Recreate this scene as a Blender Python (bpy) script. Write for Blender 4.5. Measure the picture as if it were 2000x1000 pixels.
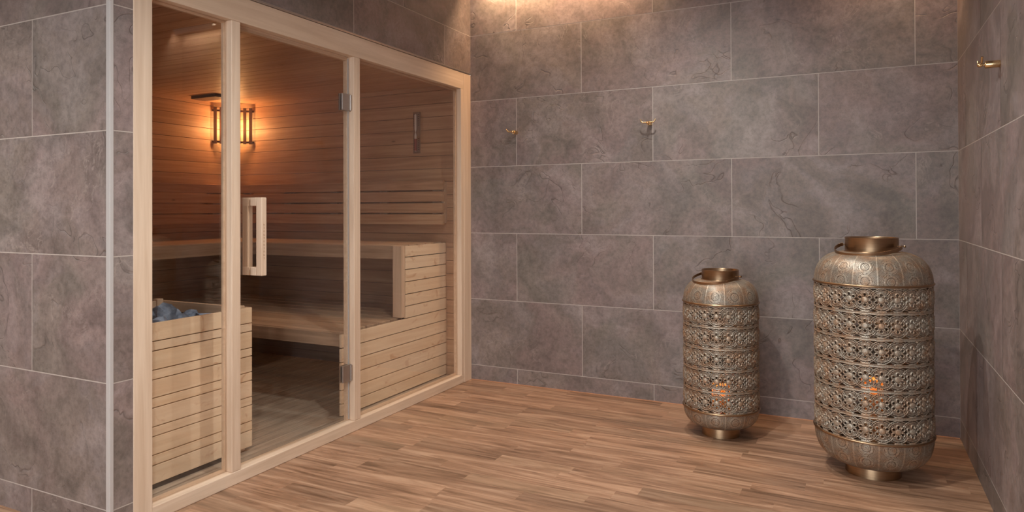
import bpy, bmesh, math, random
import numpy as np
from mathutils import Vector, Matrix
random.seed(7); rng = np.random.default_rng(11)
for o in list(bpy.data.objects): bpy.data.objects.remove(o)
S = bpy.context.scene; COL = S.collection

# ------------------------------------------------------------------ camera
FPX, CYP = 1351.87, 398.46
yaw, pit, rol = math.radians(-26.3865), math.radians(.3642), math.radians(-.2077)
fw = Vector((math.sin(yaw)*math.cos(pit), math.cos(yaw)*math.cos(pit), math.sin(pit)))
rt = Vector((math.cos(yaw), -math.sin(yaw), 0)); up = rt.cross(fw)
rt, up = rt*math.cos(rol)+up*math.sin(rol), -rt*math.sin(rol)+up*math.cos(rol)
cam = bpy.data.objects.new('camera', bpy.data.cameras.new('camera')); COL.objects.link(cam)
M = Matrix((rt, up, -fw)).transposed().to_4x4(); M.translation = (2.3668, -4.1345, 1.1698)
cam.matrix_world = M
cam.data.sensor_width = 36; cam.data.lens = FPX/2000*36
cam.data.shift_y = (CYP-500)/2000; cam.data.clip_start = .05
S.camera = cam
# ------------------------------------------------------------------ light
S.view_settings.view_transform = 'Standard'; S.view_settings.look = 'None'
S.view_settings.gamma = 1; S.view_settings.use_curve_mapping = False
S.view_settings.exposure = 0.17
w = bpy.data.worlds.new('world'); S.world = w; w.use_nodes = True
w.node_tree.nodes['Background'].inputs[0].default_value = (.93, 1.0, 1.04, 1)
w.node_tree.nodes['Background'].inputs[1].default_value = 3.1
def area(name, loc, size, power, color, direction, spread=180):
    l = bpy.data.lights.new(name, 'AREA'); l.shape = 'RECTANGLE'; l.size, l.size_y = size
    l.energy = power; l.color = color; l.spread = math.radians(spread)
    o = bpy.data.objects.new(name, l); COL.objects.link(o); o.location = loc
    o.rotation_euler = Vector(direction).to_track_quat('-Z', 'Y').to_euler(); return o
def spot(name, loc, power, color, direction, angle=110, blend=.8, rad=.04):
    l = bpy.data.lights.new(name, 'SPOT'); l.energy = power; l.color = color
    l.spot_size = math.radians(angle); l.spot_blend = blend; l.shadow_soft_size = rad
    o = bpy.data.objects.new(name, l); COL.objects.link(o); o.location = loc
    o.rotation_euler = Vector(direction).to_track_quat('-Z', 'Y').to_euler(); return o
WARM = (1, .66, .38)
ZC = 2.72
FILL_LIGHTS = [  # added ceiling fill with no seen source: x, y, power, colour
    (1.50, -1.00, 62, (.97, .98, .94)), (1.50, -2.20, 98, (.97, .98, .94)), (1.50, -3.60, 110, (.97, .98, .94)), (-1.3, -4.1, 200, (.98, .95, .88))]
STRIPS = [(.10, 1.25, 10), (2.35, 2.80, 4)]      # warm LED profiles in the ceiling along the back wall: x0, x1, power
for a, b, p in STRIPS: area('led_strip_light', ((a+b)/2, -.075, ZC-.012), (b-a, .02), p, WARM, (0, .18, -1), 140)
for i, (x, y, p, c) in enumerate(FILL_LIGHTS):
    spot('downlight_beam', (x, y, ZC-.035), p, c, (0, 0, -1), 150, .9)

# ------------------------------------------------------------------ dims
W, L, T, Z0 = 2.835, 2.57, .45, .103
DX, YW, YN, ZS = -2.2, -.06, -2.46, 2.02       # sauna inner: back wall x, end wall y, near wall y, ceiling

# ------------------------------------------------------------------ node helpers
class NT:
    def __init__(s, name):
        s.m = bpy.data.materials.new(name); s.m.use_nodes = True; s.t = s.m.node_tree; s.t.nodes.clear()
        s.out = s.t.nodes.new('ShaderNodeOutputMaterial')
    def n(s, ty, ins=None, **kw):
        nd = s.t.nodes.new('ShaderNode'+ty)
        for k, v in kw.items(): setattr(nd, k, v)
        for k, v in (ins or {}).items(): s.set(nd.inputs[k], v)
        return nd
    def set(s, sock, v):
        if isinstance(v, bpy.types.NodeSocket): s.t.links.new(v, sock)
        elif isinstance(v, bpy.types.Node): s.t.links.new(v.outputs[0], sock)
        else:
            if hasattr(sock.default_value, '__len__') and not hasattr(v, '__len__'): v = [v]*len(sock.default_value)
            if hasattr(v, '__len__') and len(v) == 3 and len(sock.default_value) == 4: v = (*v, 1)
            sock.default_value = v
    def math(s, op, a, b=0.0, c=None, clamp=False):
        nd = s.n('Math', {0: a, 1: b}, operation=op, use_clamp=clamp)
        if c is not None: s.set(nd.inputs[2], c)
        return nd.outputs[0]
    def vec(s, op, a, b=(0, 0, 0)):
        return s.n('VectorMath', {0: a, 1: b}, operation=op).outputs[0]
    def noise(s, v, scale, detail=4, rough=.55, dist=0.0):
        return s.n('TexNoise', {'Vector': v, 'Scale': scale, 'Detail': detail, 'Roughness': rough, 'Distortion': dist}).outputs[0]
    def ramp(s, f, stops):
        r = s.n('ValToRGB', {0: f}); e = r.color_ramp.elements
        while len(e) < len(stops): e.new(.5)
        for el, (p, c) in zip(e, stops):
            el.position = p; el.color = (*c, 1) if hasattr(c, '__len__') else (c, c, c, 1)
        return r.outputs[0]
    def mix(s, f, a, b, blend='MIX'):
        nd = s.n('Mix', data_type='RGBA', blend_type=blend)
        s.set(nd.inputs[0], f); s.set(nd.inputs[6], a); s.set(nd.inputs[7], b); return nd.outputs[2]
    def bsdf(s, color, rough=.5, metal=0.0, bump=None, bstr=.2, bdist=.002, **kw):
        b = s.n('BsdfPrincipled', {'Base Color': color, 'Roughness': rough, 'Metallic': metal})
        for k, v in kw.items(): s.set(b.inputs[k.replace('_', ' ')], v)
        if bump is not None:
            bp = s.n('Bump', {'Strength': bstr, 'Distance': bdist, 'Height': bump}); s.set(b.inputs['Normal'], bp)
        s.set(s.out.inputs[0], b); return s.m
    def pos(s): return s.n('NewGeometry').outputs['Position']
    def attr(s, name='rnd'): return s.n('Attribute', attribute_name=name).outputs['Fac']
def lin(r, g, b):
    f = lambda c: ((c/255+.055)/1.055)**2.4 if c > 10 else c/255/12.92
    return (f(r), f(g), f(b))

def mat_tile():
    s = NT('slate_tile'); r = s.attr()
    off = s.vec('SCALE', s.n('CombineXYZ', {0: r, 1: s.math('MULTIPLY', r, 3.7), 2: s.math('MULTIPLY', r, 7.1)})); 
    sc = s.t.nodes[-1]
    off = s.n('VectorMath', {0: s.n('CombineXYZ', {0: s.math('MULTIPLY', r, 31.), 1: s.math('MULTIPLY', r, 67.), 2: s.math('MULTIPLY', r, 113.)})}, operation='SCALE'); off.inputs[3].default_value = 1
    p = s.vec('ADD', s.pos(), off.outputs[0])
    warp = s.n('TexNoise', {'Vector': p, 'Scale': 2.3, 'Detail': 3.0}).outputs[1]
    ws = s.n('VectorMath', {0: s.vec('SUBTRACT', warp, (.5, .5, .5))}, operation='SCALE'); ws.inputs[3].default_value = .7
    q = s.vec('ADD', p, ws.outputs[0])
    n1 = s.noise(q, 3.0, 6, .62, .4)
    col = s.ramp(n1, [(.30, lin(111, 99, 93)), (.46, lin(130, 115, 108)), (.56, lin(137, 123, 119)), (.72, lin(150, 136, 132))])
    n2 = s.noise(q, 1.6, 3, .5, .8)                                  # green-grey / rosy clouds
    col = s.mix(s.math('MULTIPLY', s.ramp(n2, [(.42, 0.), (.62, 1.)]), .45), col, lin(137, 113, 111))
    n2b = s.noise(s.vec('ADD', q, (5, 5, 5)), 2.1, 3, .5, .6)
    col = s.mix(s.math('MULTIPLY', s.ramp(n2b, [(.48, 0.), (.66, 1.)]), .5), col, lin(116, 108, 100))
    n3 = s.noise(p, 38, 6, .78)                                      # fine speckle
    col = s.mix(.42, col, s.ramp(n3, [(.38, .25), (.5, .5), (.64, .72)]), 'OVERLAY')
    wv = s.n('TexWave', {'Vector': s.vec('ADD', q, (2, 4, 6)), 'Scale': 1.1, 'Distortion': 11.0, 'Detail': 5.0, 'Detail Scale': 1.6, 'Detail Roughness': .62}, bands_direction='DIAGONAL').outputs[1]
    col = s.mix(.30, col, s.ramp(wv, [(.0, .28), (.45, .5), (.8, .56), (1., .72)]), 'OVERLAY')
    # layered edges of split slate: thin contour lines of a slow noise
    n4 = s.noise(q, 1.7, 3.5, .5, .9)
    cont = s.math('ABSOLUTE', s.math('SUBTRACT', n4, .5))
    crack = s.ramp(cont, [(0.0, 1.), (.0022, .4), (.005, 0.)])
    mask = s.ramp(s.noise(p, 4.2, 2), [(.47, 0.), (.58, 1.)])
    ck = s.math('MULTIPLY', crack, mask)
    col = s.mix(s.math('MULTIPLY', ck, .5), col, lin(80, 70, 66))
    n5 = s.noise(s.vec('ADD', q, (9, 3, 2)), 3.4, 5, .6, .5)
    c5 = s.ramp(s.math('ABSOLUTE', s.math('SUBTRACT', n5, .52)), [(0.0, 1.), (.010, 0.)])
    m5 = s.ramp(s.noise(s.vec('ADD', p, (3, 7, 1)), 2.6, 2), [(.52, 0.), (.62, 1.)])
    col = s.mix(s.math('MULTIPLY', s.math('MULTIPLY', c5, m5), .5), col, lin(166, 150, 142))
    col = s.mix(.22, col, s.ramp(s.math('FRACT', s.math('MULTIPLY', r, 17.3)), [(0., .40), (1., .58)]), 'OVERLAY')
    h = s.math('SUBTRACT', s.math('ADD', s.math('MULTIPLY', n4, .9), s.math('MULTIPLY', n3, .25)), s.math('MULTIPLY', ck, .6))
    return s.bsdf(col, s.ramp(n3, [(.3, .42), (.7, .6)]), 0, h, .5, .006)
def mat_grout():
    s = NT('grout'); return s.bsdf(s.mix(s.noise(s.pos(), 60), lin(176, 160, 150), lin(202, 190, 182)), .8)
def mat_wood(name, c1, c2, axis, rough=.5, grain=9, knots=0.0, vary=.25, stain=None, seam=None):
    s = NT(name); r = s.attr()
    sc = [grain]*3; sc[axis] = grain*.045
    off = s.n('CombineXYZ', {0: s.math('MULTIPLY', r, 13.), 1: s.math('MULTIPLY', r, 29.), 2: s.math('MULTIPLY', r, 47.)}).outputs[0]
    p = s.vec('ADD', s.pos(), off)
    g = s.vec('MULTIPLY', p, sc)
    n1 = s.noise(g, 2.2, 5, .6, 1.2); n2 = s.noise(g, 9, 3, .6, .3)
    f = s.math('ADD', s.math('MULTIPLY', n1, .75), s.math('MULTIPLY', n2, .25))
    col = s.ramp(f, [(.34, c2), (.66, c1)])
    v = s.math('FRACT', s.math('MULTIPLY', r, 23.7))
    col = s.mix(vary, col, s.ramp(v, [(0., .32), (1., .66)]), 'OVERLAY')
    if knots:
        sv = [3.1]*3; sv[axis] = 1.1
        vo = s.n('TexVoronoi', {'Vector': s.vec('MULTIPLY', p, sv), 'Scale': 2.0})
        k = s.ramp(vo.outputs['Distance'], [(.018, 1.), (.05, 0.)])
        col = s.mix(s.math('MULTIPLY', k, knots), col, lin(70, 42, 26))
    if stain:
        st = s.ramp(s.noise(s.vec('ADD', p, (4, 2, 8)), 7, 3, .6, 1.5), [(.60, 0.), (.70, 1.)])
        col = s.mix(s.math('MULTIPLY', st, .45), col, stain)
    return s.bsdf(col, rough, 0, f, .12, .001)
def mat_plain(name, col, rough=.5, metal=0.0, var=.08, scale=40, **kw):
    s = NT(name); n = s.noise(s.n('TexCoord').outputs['Object'], scale, 4)
    a = tuple(c*(1-var) for c in col); b = tuple(min(1, c*(1+var)) for c in col)
    return s.bsdf(s.mix(n, a, b), rough, metal, n, .05, .0005, **kw)
def mat_floor():
    s = NT('laminate_floor'); r = s.attr()
    off = s.n('CombineXYZ', {0: s.math('MULTIPLY', r, 13.), 1: s.math('MULTIPLY', r, 29.), 2: 0.}).outputs[0]
    p = s.vec('ADD', s.pos(), off)
    g = s.vec('MULTIPLY', p, (.8, 9, 1))
    n1 = s.noise(g, 2.0, 5, .6, 1.6); n2 = s.noise(s.vec('MULTIPLY', p, (1.6, 40, 1)), 3, 4, .6, .3)
    f = s.math('ADD', s.math('MULTIPLY', n1, .8), s.math('MULTIPLY', n2, .2))
    col = s.ramp(f, [(.34, lin(112, 82, 61)), (.5, lin(159, 121, 95)), (.66, lin(190, 153, 125))])
    v = s.math('FRACT', s.math('MULTIPLY', r, 23.7))
    col = s.mix(.6, col, s.ramp(v, [(0., .28), (.3, .46), (1., .66)]), 'OVERLAY')
    v2 = s.math('FRACT', s.math('MULTIPLY', r, 51.3))
    col = s.mix(s.math('MULTIPLY', s.ramp(v2, [(.6, 0.), (1., 1.)]), .3), col, lin(160, 132, 104))
    return s.bsdf(col, s.ramp(n2, [(.3, .34), (.7, .46)]), 0, f, .06, .001)
def mat_glass(name, tint):
    s = NT(name); ge = s.n('NewGeometry')
    d = s.n('VectorMath', {0: ge.outputs['Normal'], 1: ge.outputs['Incoming']}, operation='DOT_PRODUCT').outputs['Value']
    c = s.math('SUBTRACT', 1., s.math('ABSOLUTE', d))
    F = s.math('ADD', .058, s.math('MULTIPLY', s.math('POWER', c, 5.), .96), clamp=True)
    tr = s.n('BsdfTransparent', {0: tint}); gl = s.n('BsdfGlossy', {0: (1, 1, 1), 'Roughness': .0})
    mx = s.n('MixShader', {0: F, 1: tr, 2: gl}); s.set(s.out.inputs[0], mx); return s.m
def mat_emit(name, col, st):
    s = NT(name); s.set(s.out.inputs[0], s.n('Emission', {0: col, 1: st})); return s.m
def mat_lantern():
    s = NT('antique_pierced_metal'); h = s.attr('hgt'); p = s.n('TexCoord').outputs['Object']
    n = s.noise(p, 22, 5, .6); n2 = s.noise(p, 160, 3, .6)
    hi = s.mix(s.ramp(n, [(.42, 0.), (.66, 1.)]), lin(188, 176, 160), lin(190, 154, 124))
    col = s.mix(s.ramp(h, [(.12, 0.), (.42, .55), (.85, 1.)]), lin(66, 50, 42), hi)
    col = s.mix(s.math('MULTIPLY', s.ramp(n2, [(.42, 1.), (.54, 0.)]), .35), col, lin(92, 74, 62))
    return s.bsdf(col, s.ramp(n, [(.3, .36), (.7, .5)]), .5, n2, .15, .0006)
def mat_brass(name, c1, c2, rough):
    s = NT(name); p = s.n('TexCoord').outputs['Object']
    n = s.noise(s.vec('MULTIPLY', p, (6, 6, 90)), 2, 4, .6)
    return s.bsdf(s.mix(n, c1, c2), rough, 1.0, n, .05, .0004)
def mat_stone():
    s = NT('heater_rock'); p = s.n('TexCoord').outputs['Object']; n = s.noise(p, 30, 6, .7)
    return s.bsdf(s.ramp(n, [(.3, lin(92, 110, 136)), (.7, lin(158, 176, 204))]), .7, 0, n, .5, .004)
m_tile, m_grout, m_floor = mat_tile(), mat_grout(), mat_floor()
PALE, PALE2 = lin(230, 204, 180), lin(208, 178, 152)
m_wz = mat_wood('pale_wood_vertical', PALE, PALE2, 2, vary=.1)
m_wy = mat_wood('pale_wood_along', PALE, PALE2, 1, vary=.1)
m_wx = mat_wood('pale_wood_cross', PALE, PALE2, 0, vary=.1)
m_py = mat_wood('panel_wood', lin(255, 234, 208), lin(240, 212, 182), 1, vary=.2, stain=lin(198, 134, 84))
m_sx = mat_wood('sauna_board_cross', lin(214, 176, 144), lin(178, 138, 108), 0, vary=.3, knots=.6)
m_sy = mat_wood('sauna_board_along', lin(214, 176, 144), lin(178, 138, 108), 1, vary=.3, knots=.6)
m_bx = mat_wood('bench_wood_cross', lin(212, 184, 158), lin(166, 138, 116), 0, vary=.3, knots=.5)
m_by = mat_wood('bench_wood_along', lin(212, 184, 158), lin(166, 138, 116), 1, vary=.3, knots=.5)
m_dk = mat_wood('duckboard_wood', lin(206, 190, 174), lin(146, 132, 120), 1, vary=.35)
m_gap = mat_plain('dark_gap', (.012, .009, .007), .9)  # near-black: painted shade behind slats, own colour of wick and scale marks
m_plaster = mat_plain('painted_ceiling', lin(150, 140, 134), .9, var=.02)
m_glass = mat_glass('sauna_glass', (.98, .96, .935, 1))
m_gedge = mat_plain('glass_edge', lin(190, 190, 195), .2, 0)
m_steel = mat_plain('brushed_steel', lin(178, 166, 158), .38, .9, .05, 30)
m_trim = mat_plain('white_corner_trim', lin(196, 190, 188), .45, .15, .03)
m_gold = mat_brass('brass', lin(236, 206, 160), lin(218, 184, 138), .2)
m_bronze = mat_brass('aged_bronze', lin(186, 156, 124), lin(142, 114, 90), .32)
m_lant = mat_lantern(); m_stone = mat_stone()
m_black = mat_plain('heater_casing', lin(62, 62, 64), .5, .3)
m_bulb = mat_emit('lamp_bulb', (1, .60, .25, 1), 28)
m_flame = mat_emit('candle_flame', (1, .55, .16, 1), 30)
def mat_wax():
    s = NT('candle_wax'); n = s.noise(s.n('TexCoord').outputs['Object'], 30, 3); c = s.mix(n, lin(250, 205, 150), lin(252, 214, 168))
    s.set(s.out.inputs[0], s.n('MixShader', {0: .6, 1: s.n('BsdfDiffuse', {0: c}), 2: s.n('BsdfTranslucent', {0: c})})); return s.m
m_wax = mat_wax()
m_white = mat_plain('white_enamel', lin(215, 210, 204), .4, 0, .02)
m_lens = mat_emit('downlight_lens', (1, .8, .6, 1), 4)
m_ink = mat_plain('burnt_mark', lin(176, 134, 104), .7)
m_dark = mat_plain('dark_plate', lin(92, 66, 56), .5)
m_tan_line = mat_plain('tan_sealant', lin(196, 140, 104), .5)

# ------------------------------------------------------------------ mesh helpers
class MB:
    def __init__(s): s.v = []; s.f = []; s.r = []; s.mi = []
    def box(s, x0, x1, y0, y1, z0, z1, r=None, mi=0):
        r = random.random() if r is None else r; b = len(s.v)
        x0, x1 = sorted((x0, x1)); y0, y1 = sorted((y0, y1)); z0, z1 = sorted((z0, z1))
        s.v += [(x0,y0,z0),(x1,y0,z0),(x1,y1,z0),(x0,y1,z0),(x0,y0,z1),(x1,y0,z1),(x1,y1,z1),(x0,y1,z1)]
        for q in ((0,3,2,1),(4,5,6,7),(0,1,5,4),(1,2,6,5),(2,3,7,6),(3,0,4,7)):
            s.f.append(tuple(b+i for i in q)); s.r.append(r); s.mi.append(mi)
        return s
    def quad(s, pts, r=None, mi=0):
        b = len(s.v); s.v += [tuple(p) for p in pts]; s.f.append(tuple(range(b, b+len(pts))))
        s.r.append(random.random() if r is None else r); s.mi.append(mi); return s
    def lathe(s, prof, c=(0, 0, 0), seg=48, r=0.5, mi=0, axis=2, closed=False):
        b = len(s.v); n = len(prof)
        for k in range(seg):
            a = 2*math.pi*k/seg; ca, sa = math.cos(a), math.sin(a)
            for rr, z in prof:
                p = (rr*ca, rr*sa, z)
                if axis == 0: p = (z, rr*ca, rr*sa)
                if axis == 1: p = (rr*sa, z, rr*ca)
                s.v.append((c[0]+p[0], c[1]+p[1], c[2]+p[2]))
        for k in range(seg):
            k2 = (k+1) % seg
            for j in range(n-1 if not closed else n):
                j2 = (j+1) % n
                s.f.append((b+k*n+j, b+k2*n+j, b+k2*n+j2, b+k*n+j2)); s.r.append(r); s.mi.append(mi)
        return s
    def tube(s, pts, rad, seg=12, r=.5, mi=0):
        pts = [Vector(p) for p in pts]; b = len(s.v); n = len(pts)
        rads = rad if hasattr(rad, '__len__') else [rad]*n
        for i, p in enumerate(pts):
            d = (pts[min(i+1, n-1)]-pts[max(i-1, 0)]).normalized()
            a = d.orthogonal().normalized() if i == 0 else (a - d*a.dot(d)).normalized()
            e = d.cross(a)
            for k in range(seg):
                t = 2*math.pi*k/seg; s.v.append(tuple(p+(a*math.cos(t)+e*math.sin(t))*rads[i]))
        for i in range(n-1):
            for k in range(seg):
                k2 = (k+1) % seg
                s.f.append((b+i*seg+k, b+i*seg+k2, b+(i+1)*seg+k2, b+(i+1)*seg+k)); s.r.append(r); s.mi.append(mi)
        s.f.append(tuple(b+k for k in reversed(range(seg)))); s.r.append(r); s.mi.append(mi)
        s.f.append(tuple(b+(n-1)*seg+k for k in range(seg))); s.r.append(r); s.mi.append(mi)
        return s
    def strap(s, pts, wv, t, r=.5):      # flat band: wv(i) width vector, t thickness vector fn
        b = len(s.v); n = len(pts)
        for i in range(n):
            p, wd, th = Vector(pts[i]), Vector(wv[i]), Vector(t[i])
            for a, c in ((-1,-1),(1,-1),(1,1),(-1,1)): s.v.append(tuple(p+wd*a+th*c))
        for i in range(n-1):
            for k in range(4):
                k2 = (k+1) % 4
                s.f.append((b+i*4+k, b+i*4+k2, b+(i+1)*4+k2, b+(i+1)*4+k)); s.r.append(r); s.mi.append(0)
        s.f.append((b+3, b+2, b+1, b)); s.f.append(tuple(b+(n-1)*4+k for k in range(4))); s.r += [r, r]; s.mi += [0, 0]
        return s
def obj(name, mb, mats, parent=None, bevel=0, smooth=False):
    me = bpy.data.meshes.new(name); off = parent_world(parent) if parent else Vector()
    me.from_pydata([(x-off.x, y-off.y, z-off.z) for x, y, z in mb.v], [], mb.f)
    if not hasattr(mats, '__len__'): mats = [mats]
    for m in mats: me.materials.append(m)
    me.polygons.foreach_set('material_index', mb.mi)
    a = me.attributes.new('rnd', 'FLOAT', 'FACE'); a.data.foreach_set('value', mb.r)
    if smooth: me.polygons.foreach_set('use_smooth', [True]*len(mb.f))
    me.update()
    o = bpy.data.objects.new(name, me); COL.objects.link(o)
    if parent: o.parent = parent
    if bevel:
        b = o.modifiers.new('bevel', 'BEVEL'); b.width = bevel; b.segments = 2; b.limit_method = 'ANGLE'
    if smooth:
        e = o.modifiers.new('split', 'EDGE_SPLIT'); e.split_angle = math.radians(40)
    return o
def parent_world(p):
    v = Vector()
    while p: v += Vector(p.location); p = p.parent
    return v
def thing(name, label, cat, loc=(0, 0, 0), group=None):
    o = bpy.data.objects.new(name, None); COL.objects.link(o); o.location = loc
    o.empty_display_size = .05
    return tag(o, label, cat, group)
def tag(o, label, cat, group=None):
    o['label'] = label; o['category'] = cat
    if group: o['group'] = group
    return o
def struct(o, label, cat='wall'):
    o['kind'] = 'structure'; o['label'] = label; o['category'] = cat; return o
def copy_tree(o, parent=None):
    c = o.copy(); COL.objects.link(c); c.parent = parent
    for ch in [x for x in bpy.data.objects if x.parent == o]: copy_tree(ch, c)
    return c

# ------------------------------------------------------------------ room shell
def tile_wall(name, O, U, N, ulen, ztop, joint, pitch, zlo=0.0, phase=0, label='', skip=None, back=.12):
    """O origin on the floor, U direction along wall, N outward normal (towards the room)."""
    O, U, N = Vector(O), Vector(U), Vector(N); mb = MB(); g = .002
    k = -1; z = 0.0
    while z < ztop:
        z1 = Z0+T*(k+1)
        par = (k+phase) % 2
        start = joint + (pitch/2 if par else 0)
        u = start - pitch*math.ceil((start)/pitch)
        while u < ulen:
            a, b = max(u, 0), min(u+pitch, ulen)
            za, zb = max(z, zlo), min(z1, ztop)
            if b-a > .006 and zb-za > .006:
                ga = g if a > 0 else .0015; gb = g if b < ulen else .0015
                p = [O+U*(a+ga)+Vector((0,0,za+(g if za > 0 else 0))), O+U*(b-gb)+Vector((0,0,za+(g if za > 0 else 0))),
                     O+U*(b-gb)+Vector((0,0,zb-g)), O+U*(a+ga)+Vector((0,0,zb-g))]
                if U.cross(Vector((0,0,1))).dot(N) < 0: p.reverse()
                mb.quad([q+N*.0006 for q in p])
            u += pitch
        z = z1; k += 1
    P = [O+Vector((0,0,zlo)), O+U*ulen+Vector((0,0,zlo)), O+U*ulen+Vector((0,0,ztop)), O+Vector((0,0,ztop))]
    Q = [p-N*back for p in P]
    if U.cross(Vector((0,0,1))).dot(N) < 0: P.reverse(); Q.reverse()
    mb.quad(P, mi=1); mb.quad(Q[::-1], mi=1)
    for i in range(4): j = (i+1) % 4; mb.quad([P[j], P[i], Q[i], Q[j]], mi=1)
    o = obj(name, mb, [m_tile, m_grout]); struct(o, label); return o
tile_wall('wall_back', (-.001, 0, 0), (1, 0, 0), (0, -1, 0), W+.001, ZC, .352, .919, phase=1, label='grey slate-look tiled back wall behind the two lanterns')
tile_wall('wall_right', (W, 0, 0), (0, -1, 0), (-1, 0, 0), 5.6, ZC, .275, .868, phase=1, label='grey slate-look tiled wall at the right edge')
tile_wall('wall_near', (-3.2, -L, 0), (1, 0, 0), (0, -1, 0), 3.196, ZC, .893, .919, phase=1, label='grey tiled side wall of the sauna enclosure at the left edge', back=.05)
tile_wall('wall_left', (0, -L+.004, 0), (0, 1, 0), (1, 0, 0), L-2.486, ZC, -.5, 2.4, label='narrow tiled strip of wall left of the sauna frame', back=.09)
tile_wall('wall_left_upper', (0, -2.482, 0), (0, 1, 0), (1, 0, 0), 2.4815, ZC, .345, .90, zlo=2.097, phase=0, label='grey tiled wall above the sauna front', back=.09)
mb = MB().box(-3.4, -3.3, -6, 0, 0, ZC)  # unseen wall, added to keep light off the near wall
struct(obj('wall_passage', mb, m_plaster), 'plain wall of the passage beside the sauna')
mb = MB().box(-3.3, .3, -6.1, -6, 0, ZC)  # unseen wall, added to narrow the opening that lets light in
struct(obj('wall_rear', mb, m_plaster), 'plain wall behind the camera')
# corner trim
mb = MB().box(-.019, .003, -L-.003, -L+.012, 0, ZC)
struct(obj('trim_1', mb, m_trim, bevel=.002), 'light corner profile on the left tiled corner', 'trim')
mb = MB().box(-.03, .004, -2.482, -.002, 2.086, 2.096)
struct(obj('trim_2', mb, m_steel, bevel=.001), 'thin metal profile over the sauna frame', 'trim')
mb = MB().box(.004, W-.004, -.007, -.001, 0.0005, .004)  # thin tan strip where the floor meets the back wall
struct(obj('baseboard_back', mb, m_tan_line), 'thin tan sealant line along the foot of the back wall', 'trim')
# floor strips
mb = MB(); SW = .086
y = 0.0
while y > -6.0:
    x = -3.3 - random.random()*.5
    while x < W:
        ln = random.choice((.38, .5, .6, .75, .9)) * random.uniform(.9, 1.1)
        a, b = max(x, -3.3), min(x+ln, W)
        y1 = max(y-SW, -6.0)
        if b > a:
            if y > -L+.05 and b > -.0: a = max(a, 0) if a < 0 else a
            mb.quad([(a, y1, 0), (b, y1, 0), (b, y, 0), (a, y, 0)])
        x += ln
    y -= SW
mb.box(-3.3, W, -6, 0, -.1, -.001)
struct(obj('floor', mb, m_floor), 'brown wood-look strip floor', 'floor')
mb = MB().box(-3.3, W+.1, -6, .1, ZC, ZC+.1)
struct(obj('ceiling', mb, m_plaster), 'plain grey ceiling', 'ceiling')

# bodies for the added fill lights
for i, (x, y, p, c) in enumerate(FILL_LIGHTS):
    t = thing('downlight', ['round recessed downlight nearest the back wall', 'round recessed downlight in the middle of the ceiling',
        'round recessed downlight nearest the camera', 'round recessed downlight in the passage beside the sauna'][i], 'light', (x, y, ZC), 'recessed ceiling downlights')
    obj('ring', MB().lathe([(.030, -.001), (.034, -.008), (.048, -.008), (.052, -.001)], (x, y, ZC), 32), m_white, t, smooth=True)
    obj('lens', MB().lathe([(0.0001, -.002), (.030, -.002)], (x, y, ZC), 32), m_lens, t)

for i, (a, b, p) in enumerate(STRIPS):
    t = thing('led_profile', ['long warm light strip in the ceiling at the sauna end of the back wall', 'short warm light strip in the ceiling at the right corner'][i], 'light', ((a+b)/2, -.075, ZC), 'ceiling light strips')
    obj('housing', MB().box(a-.01, b+.01, -.102, -.094, ZC-.045, ZC-.0005).box(a-.01, b+.01, -.062, -.058, ZC-.010, ZC-.0005), m_white, t)  # deeper room-side lip added to hide the strip from the glass
    obj('diffuser', MB().box(a, b, -.0875, -.0625, ZC-.008, ZC-.0005), m_lens, t)
# ------------------------------------------------------------------ sauna shell (inside)
def boards(name, kind, pitch, label):
    mb = MB(); g = .0025
    if kind == 'back':      # end wall at y=YW, boards along x
        z = .0
        while z < ZS+.05:
            mb.box(DX-.02, -.064, YW, YW+.015, z+g/2, min(z+pitch-g/2, ZS+.05)); z += pitch
        mb.box(DX-.03, -.064, YW+.0155, YW+.03, 0, ZS+.05, mi=1); m = m_sx
    if kind == 'left':
        z = .0
        while z < ZS+.05:
            mb.box(DX-.015, DX, YN, YW, z+g/2, min(z+pitch-g/2, ZS+.05)); z += pitch
        mb.box(DX-.03, DX-.0155, YN, YW+.01, 0, ZS+.05, mi=1); m = m_sy
    if kind == 'near':
        z = .0
        while z < ZS+.05:
            mb.box(DX-.02, -.064, YN-.015, YN, z+g/2, min(z+pitch-g/2, ZS+.05)); z += pitch
        mb.box(DX-.03, -.064, YN-.03, YN-.0155, 0, ZS+.05, mi=1); m = m_sx
    if kind == 'ceil':
        y = YN
        while y < YW:
            mb.box(DX, -.064, y+g/2, min(y+pitch-g/2, YW), ZS, ZS+.014); y += pitch
        mb.box(DX-.03, -.064, YN-.02, YW+.02, ZS+.015, ZS+.03, mi=1); m = m_sx
    o = obj(name, mb, [m, m_gap], bevel=.0015); struct(o, label, 'ceiling' if kind == 'ceil' else 'wall')
boards('wall_sauna_end', 'back', .0905, 'sauna wall of horizontal boards behind the long bench')
boards('wall_sauna_left', 'left', .0905, 'sauna wall of horizontal boards at the far side')
boards('wall_sauna_near', 'near', .0905, 'sauna wall behind the heater')
boards('ceiling', 'ceil', .09, 'boarded wooden sauna ceiling')

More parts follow.
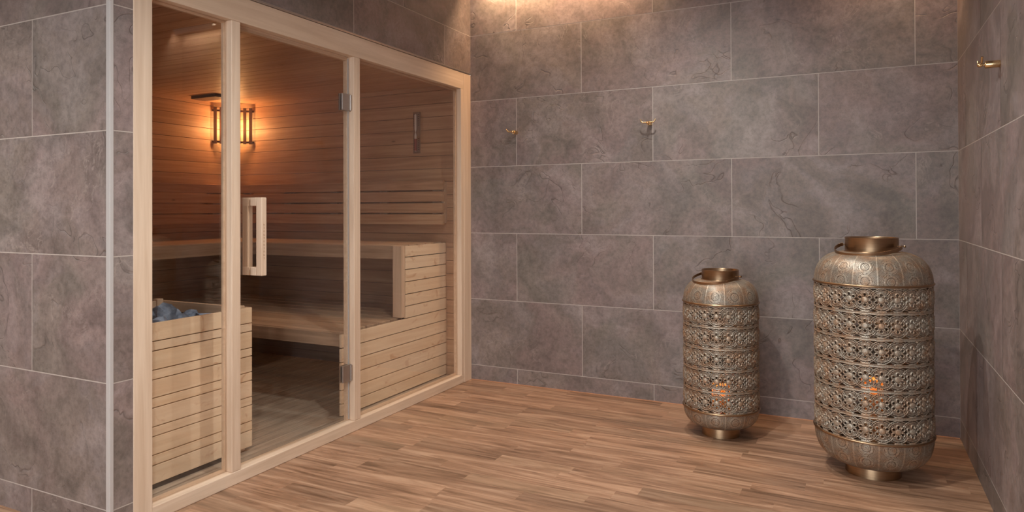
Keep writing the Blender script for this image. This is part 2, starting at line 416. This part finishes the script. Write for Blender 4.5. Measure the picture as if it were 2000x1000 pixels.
# ------------------------------------------------------------------ sauna front
YJ0, YJ1, YP0, YP1, YQ0, YQ1, YR0, YR1 = -2.482, -2.406, -2.035, -1.988, -1.236, -1.185, -.131, -.0055
ZT0, ZT1, ZSL = 1.975, 2.085, .055
fr = thing('sauna_front_frame', 'pale wooden frame of the sauna front holding the glass', 'frame', (-.03, -1.25, 0))
obj('left_jamb', MB().box(-.062, .002, YJ0, YJ1, 0, ZT1), m_wz, fr, .002)
obj('mullion', MB().box(-.062, .0, YP0, YP1, ZSL, ZT0), m_wz, fr, .003)
obj('mullion', MB().box(-.0619, .0, YQ0, YQ1, ZSL, ZT0), m_wz, fr, .003)
mb = MB().box(-.062, .001, YR0, YR0+.037, ZSL, ZT0).box(-.062, .002, YR0+.037, YR1+.004, 0, ZT1)
obj('right_jamb', mb, m_wz, fr, .002)
obj('top_rail', MB().box(-.062, .001, YJ1, YR0+.037, ZT0, ZT1), m_wy, fr, .002)
obj('sill', MB().box(-.062, .001, YJ1, YR0+.037, 0, ZSL), m_wy, fr, .003)
GX0, GX1 = -.038, -.030
def glass_box(name, y0, y1, z0, z1, parent):
    return obj(name, MB().box(GX0, GX1, y0, y1, z0, z1), m_glass, parent)
for n, (a, b, lb) in enumerate(((YJ1, YP0, 'fixed glass pane left of the sauna door, in front of the heater'), (YQ1, YR0, 'fixed glass pane right of the sauna door'))):
    t = thing('window_%d' % (n+1), lb, 'window', (-.034, (a+b)/2, ZSL)); t['kind'] = 'structure'
    glass_box('pane', a+.0005, b-.0005, ZSL+.0005, ZT0-.0005, t)
    beads = MB()
    for x0, x1 in ((-.052, -.0385),):
        beads.box(x0, x1, a+.0005, b-.0005, ZSL+.0005, ZSL+.012).box(x0, x1, a+.0005, b-.0005, ZT0-.012, ZT0-.0005)
        beads.box(x0, x1, a+.0005, a+.010, ZSL+.012, ZT0-.012).box(x0, x1, b-.010, b-.0005, ZSL+.012, ZT0-.012)
    obj('glazing_bead', beads, m_wy, t, .001)
door = thing('door_1', 'clear glass sauna door with wooden handle and two steel hinges', 'door', (-.034, -1.6, ZSL)); door['kind'] = 'structure'
DY0, DY1, DZ0, DZ1 = YP1+.004, YQ0-.008, ZSL+.008, ZT0-.010
glass_box('glass_leaf', DY0, DY1, DZ0, DZ1, door)
obj('glass_edge', MB().box(GX0, GX1, DY1+.0002, DY1+.0012, DZ0, DZ1), m_gedge, door)
obj('door_stop', MB().box(-.062, -.0395, DY0-.003, YQ0-.0005, ZT0-.020, ZT0-.0005).box(-.062, -.0395, YQ0-.012, YQ0-.0005, ZSL+.0005, ZT0-.0205), m_wy, door, .001)
def bar_handle(sign):
    hy0, hy1, hz0, hz1 = -1.909, -1.880, .878, 1.222
    xo, xi = (GX1+.0002, .040) if sign > 0 else (GX0-.0002, -.078)
    mb = MB()
    xb0 = xi-.034*sign
    mb.box(xb0, xi, hy0, hy1, hz0, hz1)
    mb.box(xo, xb0-.0003*sign, hy0+.0005, hy1-.0005, hz0, hz0+.037).box(xo, xb0-.0003*sign, hy0+.0005, hy1-.0005, hz1-.037, hz1)
    return mb
h = obj('handle', bar_handle(1), m_wz, door, .003); h['label'] = 'outer pale wooden bar handle with burnt lettering'
mk = MB()                      # small burnt letter marks, too worn to read, up the face of the outer bar
for k in range(11):
    zc = .955+k*.0148; x = .0402
    for (dy0, dz0, dy1, dz1) in [((-.004, -.004, .004, -.003), (-.004, .003, .004, .004), (-.001, -.004, .001, .004)),
        ((-.004, -.004, .004, -.002), (-.004, 0, .004, .0015), (-.004, -.004, -.0025, .004)), ((-.004, -.004, -.002, .004), (.002, -.004, .004, .004))][k % 3]:
        mk.box(x-.0004, x+.0002, -1.8945+dy0, -1.8945+dy1, zc+dz0, zc+dz1)
obj('lettering', mk, m_ink, h)
h2 = obj('handle', bar_handle(-1), m_wz, door, .003); h2['label'] = 'inner wooden bar handle seen through the glass'
for zc in (.308, 1.73):
    hg = obj('hinge', MB().box(-.030+.0003, -.020, -1.303, -1.243, zc-.044, zc+.044).box(-.048, -.0383, -1.303, -1.246, zc-.044, zc+.044)
        .box(-.030+.0003, -.018, -1.242, YQ0-.0002, zc-.044, zc+.044), m_steel, door, .0015)
    obj('knuckle', MB().lathe([(.0001, -.040), (.006, -.040), (.006, .040), (.0001, .040)], (-.017, -1.2425, zc), 16), m_steel, hg, smooth=True)

# ------------------------------------------------------------------ sauna furniture
DUCK = .03
# duckboard
t = thing('duckboard', 'wooden slatted duckboard on the sauna floor', 'duckboard', (-1.0, -1.2, 0))
mb = MB(); x = -.085
while x > DX+.08:
    mb.box(x-.070, x, YN+.01, -.07, .012, DUCK); x -= .078
obj('slats', mb, m_dk, t, .002)
mb = MB()
for yy in (-2.3, -1.7, -1.1, -.5): mb.box(DX+.02, -.075, yy-.02, yy+.02, 0.001, .0118)
obj('bearer', mb, m_dk, t)

# end screen (slatted panel closing the benches)
GZ = [.1, .174, .251, .327, .405, .482, .558, .633, .711, .788, .866]
t = thing('bench_end_screen', 'stepped slatted wooden panel closing the bench end behind the right pane', 'panel', (-.17, -.6, DUCK))
mb = MB(); zs = [DUCK+.002]+GZ+[.938]
for i in range(len(zs)-1):
    y0 = -1.15 if zs[i+1] < .49 else -.545
    mb.box(-.160, -.175, y0, -.064, zs[i]+.0026, zs[i+1]-.0026)
obj('slats', mb, m_py, t, .001)
mb = MB().box(-.1755, -.19, -1.126, -.066, DUCK+.002, .455).box(-.1755, -.19, -.54, -.066, .4701, .925)  # near-black sheet that paints shade into the screen's slat gaps
obj('backing', mb, m_gap, t)
# upper bench
t = thing('upper_bench', 'L-shaped upper wooden sauna bench with a fascia board and an end post', 'bench', (-1.2, -.3, .94))
mb = MB(); ys = np.linspace(-.56, -.066, 6)
for i in range(5): mb.box(-.195, DX+.004, ys[i]+.004, ys[i+1]-.004, .912, .940)
obj('seat_long', mb, m_bx, t, .003)
mb = MB(); xs = np.linspace(DX+.004, -1.62, 6)
for i in range(5): mb.box(xs[i]+.004, xs[i+1]-.004, YN+.01, -.565, .912, .940)
obj('seat_return', mb, m_by, t, .003)
obj('fascia', MB().box(-.23, -1.56, -.580, -.5605, .853, .937), m_bx, t, .002)
obj('fascia', MB().box(-1.581, -1.601, YN+.012, -.5605, .853, .937), m_by, t, .002)
obj('end_post', MB().box(-.1605, -.228, -.588, -.5505, .4905, .938), m_wz, t, .002)
# lower bench
t = thing('lower_bench', 'lower wooden sauna bench with plank seat behind the door', 'bench', (-1.1, -.8, .49))
mb = MB(); ys = np.linspace(-1.125, -.066, 10)
for i in range(9): mb.box(-.195, DX+.004, ys[i]+.004, ys[i+1]-.004, .462, .488)
obj('seat', mb, m_bx, t, .003)
obj('fascia', MB().box(-.178, -.845, -1.15, -1.1285, .413, .486), m_bx, t, .002)
obj('fascia', MB().box(-.847, DX+.004, -1.15, -1.1285, .413, .486), m_bx, t, .002)
for x in (-.6, -1.6): obj('support', MB().box(x, x-.045, -1.10, -.1, .40, .461), m_by, t)
# backrests
BZ = [(1.061, 1.131), (1.142, 1.208), (1.219, 1.288), (1.299, 1.364)]
t = thing('backrest', 'slatted wooden backrest above the long bench, its end behind the right pane', 'backrest', (-1.1, -.1, 1.06))
for a, b in BZ: obj('board', MB().box(-.150, DX+.10, -.132, -.096, a, b), m_sx, t, .002)
for x in (-.215, -.665, -1.12, -1.58, -2.02): obj('spacer', MB().box(x-.035, x+.035, -.0958, YW-.0003, 1.07, 1.355), m_wz, t)
obj('spacer', MB().box(-.155, -.175, -.0958, YW-.0003, 1.07, 1.355), m_wz, t)
t = thing('backrest', 'slatted wooden backrest on the far sauna wall above the heater', 'backrest', (-2.13, -1.2, 1.06))
for a, b in BZ: obj('board', MB().box(-2.122, -2.142, YN+.05, -.134, a, b), m_sy, t, .002)
for y in (-.27, -.95, -1.6, -2.2): obj('spacer', MB().box(-2.1423, DX+.0003, y-.05, y+.05, 1.07, 1.355), m_wz, t)

# heater guard
HX, HY0, HY1, HXB, HT = -.200, -2.36, -1.740, -.84, .708
t = thing('heater_guard', 'slatted pale wooden guard rail box around the sauna heater', 'guard', (-.5, -2.05, DUCK))
HZ = [.049, .127, .169, .245, .284, .361, .401, .476, .515, .593, .632, HT]
mb = MB()
for i in range(len(HZ)-1): mb.box(HX, HX-.018, HY0, HY1, HZ[i]+.0022, HZ[i+1]-.0022)
obj('front_panel', mb, m_py, t, .001)
mb = MB()
for i in range(len(HZ)-1): mb.box(HX-.019, HXB, HY1-.018, HY1, HZ[i]+.0022, HZ[i+1]-.0022)
obj('side_panel', mb, m_wx, t, .001)
obj('rail', MB().box(HXB+.03, HXB+.012, HY0, HY1-.03, .640, HT), m_wy, t, .002)
for (x, y) in ((HX-.040, HY1-.040), (HXB+.02, HY1-.034), (HX-.040, HY0+.02), (HXB+.02, HY0+.02)):
    obj('post', MB().box(x-.018, x+.018, y-.018, y+.018, DUCK+.001, HT+.008), m_wz, t, .003)
obj('backing', MB().box(HX-.0185, HX-.022, HY0+.04, HY1-.062, .052, .69), m_gap, t)  # black sheet standing in for shade between the guard slats
obj('foot_strip', MB().box(HX-.004, HX-.016, HY0+.05, HY1-.09, DUCK+.0005, .0488), m_black, t)
# heater with stones
hx0, hx1, hy0, hy1 = -.77, -.262, -2.33, -1.80
t = thing('sauna_heater', 'dark sauna heater inside the wooden guard', 'heater', (-.5, -2.06, DUCK))
mb = MB().box(hx0, hx1, hy0, hy1, .06, .575)
obj('casing', mb, m_black, t, .01)
mb = MB().box(hx0, hx1, hy0, hy0+.012, .576, .665).box(hx0, hx1, hy1-.012, hy1, .576, .665).box(hx0, hx0+.012, hy0+.0125, hy1-.0125, .576, .665).box(hx1-.012, hx1, hy0+.0125, hy1-.0125, .576, .665)
obj('stone_tray', mb, m_black, t, .002)
obj('base', MB().box(hx0+.03, -.2625, hy0-.01, hy1+.01, DUCK+.0005, .0595), m_black, t)
def rock(seed, sc):
    bm = bmesh.new(); bmesh.ops.create_icosphere(bm, subdivisions=2, radius=1)
    r = np.random.default_rng(seed); pl = [Vector(r.normal(size=3)).normalized() for _ in range(9)]
    for v in bm.verts:
        p = v.co.copy()
        for q in pl:
            d = p.dot(q)
            if d > .62: p -= q*(d-.62)
        v.co = Vector((p.x*sc[0], p.y*sc[1], p.z*sc[2]))
    me = bpy.data.meshes.new('heater_stone'); bm.to_mesh(me); bm.free(); me.materials.append(m_stone)
    return me
rocks = [rock(k, s) for k, s in enumerate(((.060, .054, .066), (.062, .05, .055), (.05, .060, .05), (.056, .052, .056)))]
k = 0
for i, x in enumerate(np.linspace(hx0+.088, hx1-.088, 4)):
    for j, y in enumerate(np.linspace(hy0+.088, hy1-.088, 4)):
        if (i, j) == (2, 2): k += 1; continue
        o = bpy.data.objects.new('heater_stone', rocks[k % 4]); COL.objects.link(o)
        o.location = (x+random.uniform(-.01, .01), y+random.uniform(-.01, .01), .652+random.uniform(-.004, .014))
        o.rotation_euler = [random.uniform(0, 6) for _ in range(3)]
        tag(o, 'blue-grey rock in the pile on the sauna heater', 'stone', 'rocks on the sauna heater'); k += 1
o = bpy.data.objects.new('heater_stone', rocks[0]); COL.objects.link(o); o.location = (float(np.linspace(hx0+.088, hx1-.088, 4)[2]), float(np.linspace(hy0+.088, hy1-.088, 4)[2]), .675); o.scale = (1, 1, 1.25); o.rotation_euler = (.1, .15, .3)
tag(o, 'pointed blue-grey rock standing highest in the heater pile', 'stone')

# corner lamp
lx, ly = DX, YW
t = thing('corner_lamp', 'slatted wooden corner lamp glowing orange in the far sauna corner', 'lamp', (lx+.12, ly-.12, 1.7))
A, B = Vector((DX+.012, -.285, 0)), Vector((-1.968, YW-.012, 0))
dv = (B-A).normalized(); nv = Vector((dv.y, -dv.x, 0))
n = 7
for k in range(n):
    c = A+(B-A)*((k+.5)/n)+nv*.0; mb = MB()
    hw = .012
    pts = [c-dv*hw-nv*.005, c+dv*hw-nv*.005, c+dv*hw+nv*.005, c-dv*hw+nv*.005]
    lo = [(p.x, p.y, 1.692) for p in pts]; hi = [(p.x, p.y, 1.982) for p in pts]; b = len(mb.v); mb.v += lo+hi
    for q in ((3,2,1,0),(4,5,6,7),(0,1,5,4),(1,2,6,5),(2,3,7,6),(3,0,4,7)): mb.f.append(q); mb.r.append(.4); mb.mi.append(0)
    obj('slat', mb, m_dark, t)
for z in (1.708, 1.957):
    mb = MB(); A2, B2 = A-nv*.0165, B-nv*.0165
    pts = [A2-nv*.010, B2-nv*.010, B2+nv*.010, A2+nv*.010]
    mb.v += [(p.x, p.y, z-.007) for p in pts]+[(p.x, p.y, z+.007) for p in pts]
    for q in ((3,2,1,0),(4,5,6,7),(0,1,5,4),(1,2,6,5),(2,3,7,6),(3,0,4,7)): mb.f.append(q); mb.r.append(.4); mb.mi.append(0)
    obj('cross_rail', mb, m_dark, t)
obj('bulb', MB().lathe([(.0001, -.075), (.02, -.07), (.032, -.04), (.034, 0), (.032, .04), (.02, .07), (.0001, .075)], (DX+.10, YW-.10, 1.83), 24), m_bulb, t, smooth=True)
obj('socket', MB().lathe([(.0001, .0755), (.02, .0755), (.02, .11), (.0001, .11)], (DX+.10, YW-.10, 1.83), 16).box(DX+.002, DX+.085, YW-.11, YW-.09, 1.92, 1.935), m_white, t)
pl = bpy.data.lights.new('lamp_glow', 'POINT'); pl.energy = 4.5; pl.color = (1, .48, .18); pl.shadow_soft_size = .03
po = bpy.data.objects.new('lamp_glow', pl); COL.objects.link(po); po.location = (DX+.15, YW-.15, 1.83); 
# ceiling vent slider
t = thing('vent_slider', 'wooden sliding vent board on the sauna ceiling by the corner lamp', 'vent', (-1.95, -.42, ZS))
obj('board', MB().box(-2.09, -1.83, -.56, -.44, ZS-.022, ZS-.0005), m_dark, t, .002)
obj('opening', MB().lathe([(.0001, 0), (.03, 0), (.03, .003), (.0001, .003)], (-1.93, -.36, ZS-.004), 20), m_gap, t)
# hourglass
t = thing('sauna_timer', 'small wall-mounted sand timer with a scale on the right of the sauna wall', 'timer', (-.40, YW, 1.56))
obj('backplate', MB().box(-.427, -.371, YW-.0105, YW-.0005, 1.56, 1.850), mat_plain('timer_plate', lin(150, 122, 108), .5), t, .002)
for xo in (-.417, -.380):
    for z in (1.585, 1.755):
        mb = MB()
        for k in range(6): mb.box(xo-.004, xo+.003, YW-.0112, YW-.0106, z+k*.015, z+k*.015+.005)
        obj('scale', mb, m_gap, t)
prof = [(.0001, 1.572), (.008, 1.575), (.009, 1.60), (.009, 1.685), (.002, 1.705), (.009, 1.725), (.009, 1.83), (.0001, 1.838)]
mt = mat_plain('timer_tube', lin(210, 200, 200), .15, 0, .02)
obj('tube', MB().lathe(prof, (-.399, YW-.0205, 0), 16), mt, t, smooth=True)
obj('sand', MB().lathe([(.0001, 1.574), (.0096, 1.577), (.0096, 1.66), (.0001, 1.662)], (-.399, YW-.0205, 0), 16), mat_plain('timer_sand', lin(150, 84, 76), .8), t, smooth=True)

# ------------------------------------------------------------------ wall hooks
def hook(loc, N, label, full=True):
    N = Vector(N); U = N.cross(Vector((0, 0, 1))).normalized(); p = Vector(loc); Zv = Vector((0, 0, 1))
    t = thing('coat_hook', label, 'hook', loc, 'brass coat hooks')
    mb = MB(); mb.tube([p, p+N*.002, p+N*.044, p+N*.046], [.0125, .0133, .0133, .012], 24)
    obj('stem', mb, m_gold, t, smooth=True)
    mb = MB(); mb.tube([p+N*.0462, p+N*.054], .005, 16); mb.tube([p+N*.0542, p+N*.056, p+N*.064, p+N*.068, p+N*.070], [.006, .008, .008, .006, .002], 16)
    obj('knob', mb, m_gold, t, smooth=True)
    pts = []
    for a in np.linspace(-1, 1, 21):
        s = abs(a); x = a*.046; z = 0 if s < .62 else ((s-.62)/.38)**2*.020
        pts.append(p+N*.060+U*x+Zv*(z+.002))
    if not full: pts = pts[9:]
    obj('cross_bar', MB().tube(pts, .0040, 12), m_gold, t, smooth=True)
hook((.352, -.0008, 1.672), (0, -1, 0), 'brass hook on the back wall nearest the sauna', False)
hook((1.256, -.0008, 1.680), (0, -1, 0), 'brass double hook in the middle of the back wall')
hook((W-.0008, -1.140, 1.682), (-1, 0, 0), 'brass hook on the right-hand tiled wall')

# ------------------------------------------------------------------ lanterns
def cell_height(u, v, hw, hv):
    """u,v about the flower centre; hw half pitch, hv half row height. -> height 0..1, hole mask"""
    h = np.full_like(u, .12); hole = np.zeros(u.shape, bool)
    cs = [0, -2*hw, 2*hw]; R = hv-3.4
    rs = [np.hypot(u-c, v) for c in cs]; an = [np.arctan2(v, u-c) for c in cs]
    fan = (np.abs(an[0]-math.pi/2) < .62) | (np.abs(an[0]+math.pi/2) < .62)          # solid fans above and below the flower
    fan &= (rs[0] < R-3.6) & (rs[1] > R+.6) & (rs[2] > R+.6)
    h = np.where(fan, .48+.05*np.sin(an[0]*60), h)
    lens = ((rs[1] < R-3.6) | (rs[2] < R-3.6)) & (rs[0] < R-3.6) & (rs[0] > 8)
    slot = (np.sin(an[0]*26+.6) > -.15)
    h = np.where(lens, .42, h); hole |= lens & slot
    hole |= (np.abs(rs[0]-R+2.1) < .85) & (np.sin(an[0]*36) > -.1)
    for j in range(3):
        h = np.where(np.abs(rs[j]-R+.3) < .9, .80, h); h = np.where(np.abs(rs[j]-R+3.7) < .8, .72, h)
        hole &= ~((np.abs(rs[j]-R+.3) < .8) | (np.abs(rs[j]-R+3.7) < .7))
    out = (rs[0] > R+1) & (rs[1] > R+1) & (rs[2] > R+1)
    hole |= out & (np.abs(v) < hv-3.0)
    dd = np.abs(np.abs(u)-hw)/2.4+np.abs(v)/3.4
    hole = np.where(dd < 1.05, True, hole); h = np.where(dd < 1.5, .3, h)
    for q in range(6):
        a = math.pi/2+q*math.pi/3; px, py = 10.4*math.cos(a), 10.4*math.sin(a)
        for c in cs:
            d = np.hypot(u-c-px, v-py)
            h = np.where(d < 5.1, .05+1.1*np.exp(-((d-3.75)/1.15)**2), h); hole = np.where(d < 5.1, d < 2.5, hole)
    for c in cs:
        r = np.hypot(u-c, v)
        h = np.where(r < 7.2, np.where(r < 6.4, .60+.5*np.sqrt(np.clip(1-(r/6.6)**2, 0, 1))+.04*np.sin(u*5)*np.sin(v*5), .2), h); hole = np.where(r < 7.2, False, hole)
    b = np.abs(v) > hv-2.7
    h = np.where(b, .52+.18*(np.sin(u*2*math.pi/(2*hw)*12) > -.2), h); h = np.where(np.abs(np.abs(v)-hv+2.5) < .7, .85, h)
    hole = np.where(b, False, hole)
    return h, hole
def dome_height(a, t, nseg, rows, R, arc):
    """a angle 0..1 in a segment, t 0..1 along the meridian."""
    seg_w = 2*math.pi*R/nseg; u = (a-.5)*seg_w; s = t*arc
    h = np.full(u.shape, .45); hole = np.zeros(u.shape, bool)
    rib = np.abs(a-.0) % 1; rib = np.minimum(a, 1-a)*seg_w
    for (c, rr) in rows:
        d = np.hypot(u, s-c*arc); an = np.arctan2(s-c*arc, u); q = d/rr
        h = np.where(q < .5, .62+.22*np.cos(q*28), h)
        h = np.where((q > .5) & (q < .62), .35, h); hole |= (np.abs(q-.64) < .045) & (np.sin(an*22) > .2)
        h = np.where(np.abs(q-.75) < .05, .8, h); h = np.where(np.abs(q-.90) < .05, .75, h)
        hole |= (np.abs(q-1.02) < .05) & (np.sin(an*26) > .35)
        h = np.where(np.abs(q-1.12) < .04, .7, h)
        h = h+np.where((q > .8) & (q < 1.2), .08*np.sin(an*40), 0)
    far = np.ones(u.shape, bool)
    for (c, rr) in rows: far &= np.hypot(u, s-c*arc) > rr*1.15
    h = np.where(far, .45+.25*np.sin(u*900)*np.sin(s*900), h)
    hole |= far & (np.sin(u*700+1) > .86) & (np.sin(s*620) > .80) & (rib > .006)
    h = np.where(rib < .0030, .72, h); hole &= rib > .003
    hole &= (t > .05) & (t < .97)
    return h, hole
def grid_mesh(name, pos, nrm, h, hole, amp, wrap, mat, parent):
    """pos,nrm: (I,J,3) arrays; i wraps round."""
    I, J, _ = pos.shape
    P = pos+nrm*(h[..., None]*amp)
    idx = np.arange(I*J).reshape(I, J); i2 = np.roll(idx, -1, 0)
    q = np.stack([idx[:, :-1], i2[:, :-1], i2[:, 1:], idx[:, 1:]], -1)
    hf = hole[:, :-1] & np.roll(hole, -1, 0)[:, :-1] | hole[:, 1:] & np.roll(hole, -1, 0)[:, 1:]
    q = q.reshape(-1, 4)[~hf.reshape(-1)]
    me = bpy.data.meshes.new(name)
    me.vertices.add(I*J); me.vertices.foreach_set('co', P.reshape(-1).astype(np.float32))
    me.loops.add(len(q)*4); me.loops.foreach_set('vertex_index', q.reshape(-1).astype(np.int32))
    me.polygons.add(len(q)); me.polygons.foreach_set('loop_start', np.arange(0, len(q)*4, 4, dtype=np.int32))
    me.polygons.foreach_set('use_smooth', np.ones(len(q), bool))
    a = me.attributes.new('hgt', 'FLOAT', 'POINT'); a.data.foreach_set('value', np.clip(h, 0, 1).reshape(-1).astype(np.float32))
    me.update(calc_edges=True); me.validate(); me.materials.append(mat)
    o = bpy.data.objects.new(name, me); COL.objects.link(o); o.parent = parent; return o
def revolve(prof, I, phase):
    prof = np.array(prof); th = phase+np.arange(I)*2*np.pi/I
    d = np.gradient(prof, axis=0); nn = np.stack([d[:, 1], -d[:, 0]], 1); nn /= np.linalg.norm(nn, axis=1)[:, None]
    c, s_ = np.cos(th)[:, None], np.sin(th)[:, None]
    pos = np.stack([c*prof[None, :, 0], s_*prof[None, :, 0], np.broadcast_to(prof[None, :, 1], (I, len(prof)))], -1)
    nrm = np.stack([c*nn[None, :, 0], s_*nn[None, :, 0], np.broadcast_to(nn[None, :, 1], (I, len(prof)))], -1)
    return pos, nrm
def lantern(x, y, R, zb, zt, zn, zr, rc, rf, ncell, nrow, nseg, rows_t, ang, phase, label, flame_z):
    t = thing('lantern', label, 'lantern', (x, y, 0), 'pierced metal floor lanterns')
    fc = math.atan2(-4.1345-y, 2.3668-x)
    # pierced cylinder
    K, Kv = 36, 58
    I = ncell*K; J = nrow*Kv+1
    a = (np.arange(I)/K) % 1-.5; vv = (np.arange(J)/Kv); v = vv-np.floor(vv)-.5; v[-1] = .5
    unit = 2*math.pi*R/ncell/30.5; row_h = (zt-zb)/nrow; hv = row_h/unit/2
    U, V = np.meshgrid(a*30.5, v*2*hv, indexing='ij')
    h, hole = cell_height(U, V, 15.25, hv)
    z = np.linspace(zb, zt, J); pos, nrm = revolve(np.stack([np.full(J, R-.0072), z], 1), I, fc+phase)
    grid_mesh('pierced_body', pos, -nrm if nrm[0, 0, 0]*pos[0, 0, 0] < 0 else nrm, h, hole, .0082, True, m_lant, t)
    # dome
    def dome(name, zA, zB, rB, ex, up_, rows):
        J2 = 130; q = np.linspace(0, 1, J2)*math.pi/2
        rr = rB+(R-.002-rB)*np.cos(q)**ex; zz = zA+(zB-zA)*np.sin(q)**ex
        ds = np.hypot(np.diff(rr), np.diff(zz)); arc = np.concatenate([[0], np.cumsum(ds)]); 
        tt = np.linspace(0, arc[-1], J2); rr = np.interp(tt, arc, rr); zz = np.interp(tt, arc, zz)
        I2 = nseg*48; aa = (np.arange(I2)/48) % 1
        A2, T2 = np.meshgrid(aa, np.linspace(0, 1, J2), indexing='ij')
        h2, ho2 = dome_height(A2, T2, nseg, rows, R, arc[-1])
        pos, nrm = revolve(np.stack([rr, zz], 1), I2, fc+phase*.6+.09)
        flip = np.sum(nrm[0, 5]*pos[0, 5]*np.array([1, 1, 0])) < 0
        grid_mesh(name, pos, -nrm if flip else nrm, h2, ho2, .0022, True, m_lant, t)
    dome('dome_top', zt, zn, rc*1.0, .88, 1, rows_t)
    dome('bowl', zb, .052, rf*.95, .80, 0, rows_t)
    X = lambda m: [(vx+x, vy+y, vz) for vx, vy, vz in m]
    def ring(name, r, z, th, mat):
        pr = [(r+th*math.cos(q), z+th*math.sin(q)) for q in np.linspace(0, 2*math.pi, 12, endpoint=False)]
        return obj(name, MB().lathe(pr, (x, y, 0), 96, closed=True), mat, t, smooth=True)
    ring('rim', R+.001, zt+.002, .0045, m_bronze); ring('rim', R+.001, zb-.002, .0045, m_bronze)
    obj('collar', MB().lathe([(rc-.003, zn-.004), (rc+.006, zn-.002), (rc+.004, zn+.003), (rc, zn+.004), (rc, zr-.003), (rc+.0015, zr), (rc-.001, zr+.001), (rc-.003, zr-.003), (rc-.003, zn-.004)], (x, y, 0), 96), m_bronze, t, smooth=True)
    obj('foot', MB().lathe([(rf*.93, .056), (rf*.96, .04), (rf, .0), (rf-.004, .0), (rf*.90, .05)], (x, y, 0), 96), m_bronze, t, smooth=True)
    # carrying handle, folded forward and resting on the shoulder
    F = Vector((math.cos(ang), math.sin(ang), 0)); S_ = F.cross(Vector((0, 0, 1))); C = Vector((x, y, zn+(zr-zn)*.45))
    rh = rc+.020; drop = math.radians(12.5); dirF = (F*math.cos(drop)-Vector((0, 0, 1))*math.sin(drop)).normalized()
    pn = dirF.cross(S_).normalized(); pts = []; wv = []; tv = []
    for q in np.linspace(-math.pi/2, math.pi/2, 49):
        cq = max(0, math.cos(q)); rad = S_*math.sin(q)*(rh+.024*math.sqrt(cq))+dirF*cq*(rh+.042)
        pts.append(C+rad); wv.append(pn*.0075*(rc/.107)); tv.append((S_*math.sin(q)+dirF*math.cos(q)).normalized()*.0012)
    hd = obj('handle', MB().strap(pts, wv, tv), m_bronze, t, .0006, smooth=False)
    for sgn in (-1, 1):
        p0 = C+S_*sgn*(rc+.001)
        obj('screw', MB().tube([p0, p0+S_*sgn*.030], .0022, 10).tube([p0+S_*sgn*.0302, p0+S_*sgn*.034], .0052, 12), m_bronze, hd)
    # candle on a plate inside
    c = thing('candle', 'lit candle burning inside the ' + label.split(' lantern')[0] + ' lantern', 'candle', (x, y, 0), 'candles in the lanterns')
    obj('wax', MB().lathe([(.0001, .058), (.043, .058), (.045, .062), (.045, flame_z+.035), (.0435, flame_z+.037), (.041, flame_z+.035), (.039, flame_z-.03), (.0001, flame_z-.034)], (x, y, 0), 48), m_wax, c, smooth=True)
    obj('wick', MB().tube([(x, y, flame_z-.0295), (x, y, flame_z-.012)], .001, 6), m_gap, c)
    obj('flame', MB().lathe([(.0001, -.011), (.006, -.004), (.0075, .004), (.005, .016), (.0001, .028)], (x, y, flame_z), 16), m_flame, c, smooth=True)
    l = bpy.data.lights.new('candle_glow', 'POINT'); l.energy = 1.4; l.color = (1, .60, .28); l.shadow_soft_size = .008
    lo = bpy.data.objects.new('candle_glow', l); COL.objects.link(lo); lo.location = (x, y, flame_z+.006); pass
    return t
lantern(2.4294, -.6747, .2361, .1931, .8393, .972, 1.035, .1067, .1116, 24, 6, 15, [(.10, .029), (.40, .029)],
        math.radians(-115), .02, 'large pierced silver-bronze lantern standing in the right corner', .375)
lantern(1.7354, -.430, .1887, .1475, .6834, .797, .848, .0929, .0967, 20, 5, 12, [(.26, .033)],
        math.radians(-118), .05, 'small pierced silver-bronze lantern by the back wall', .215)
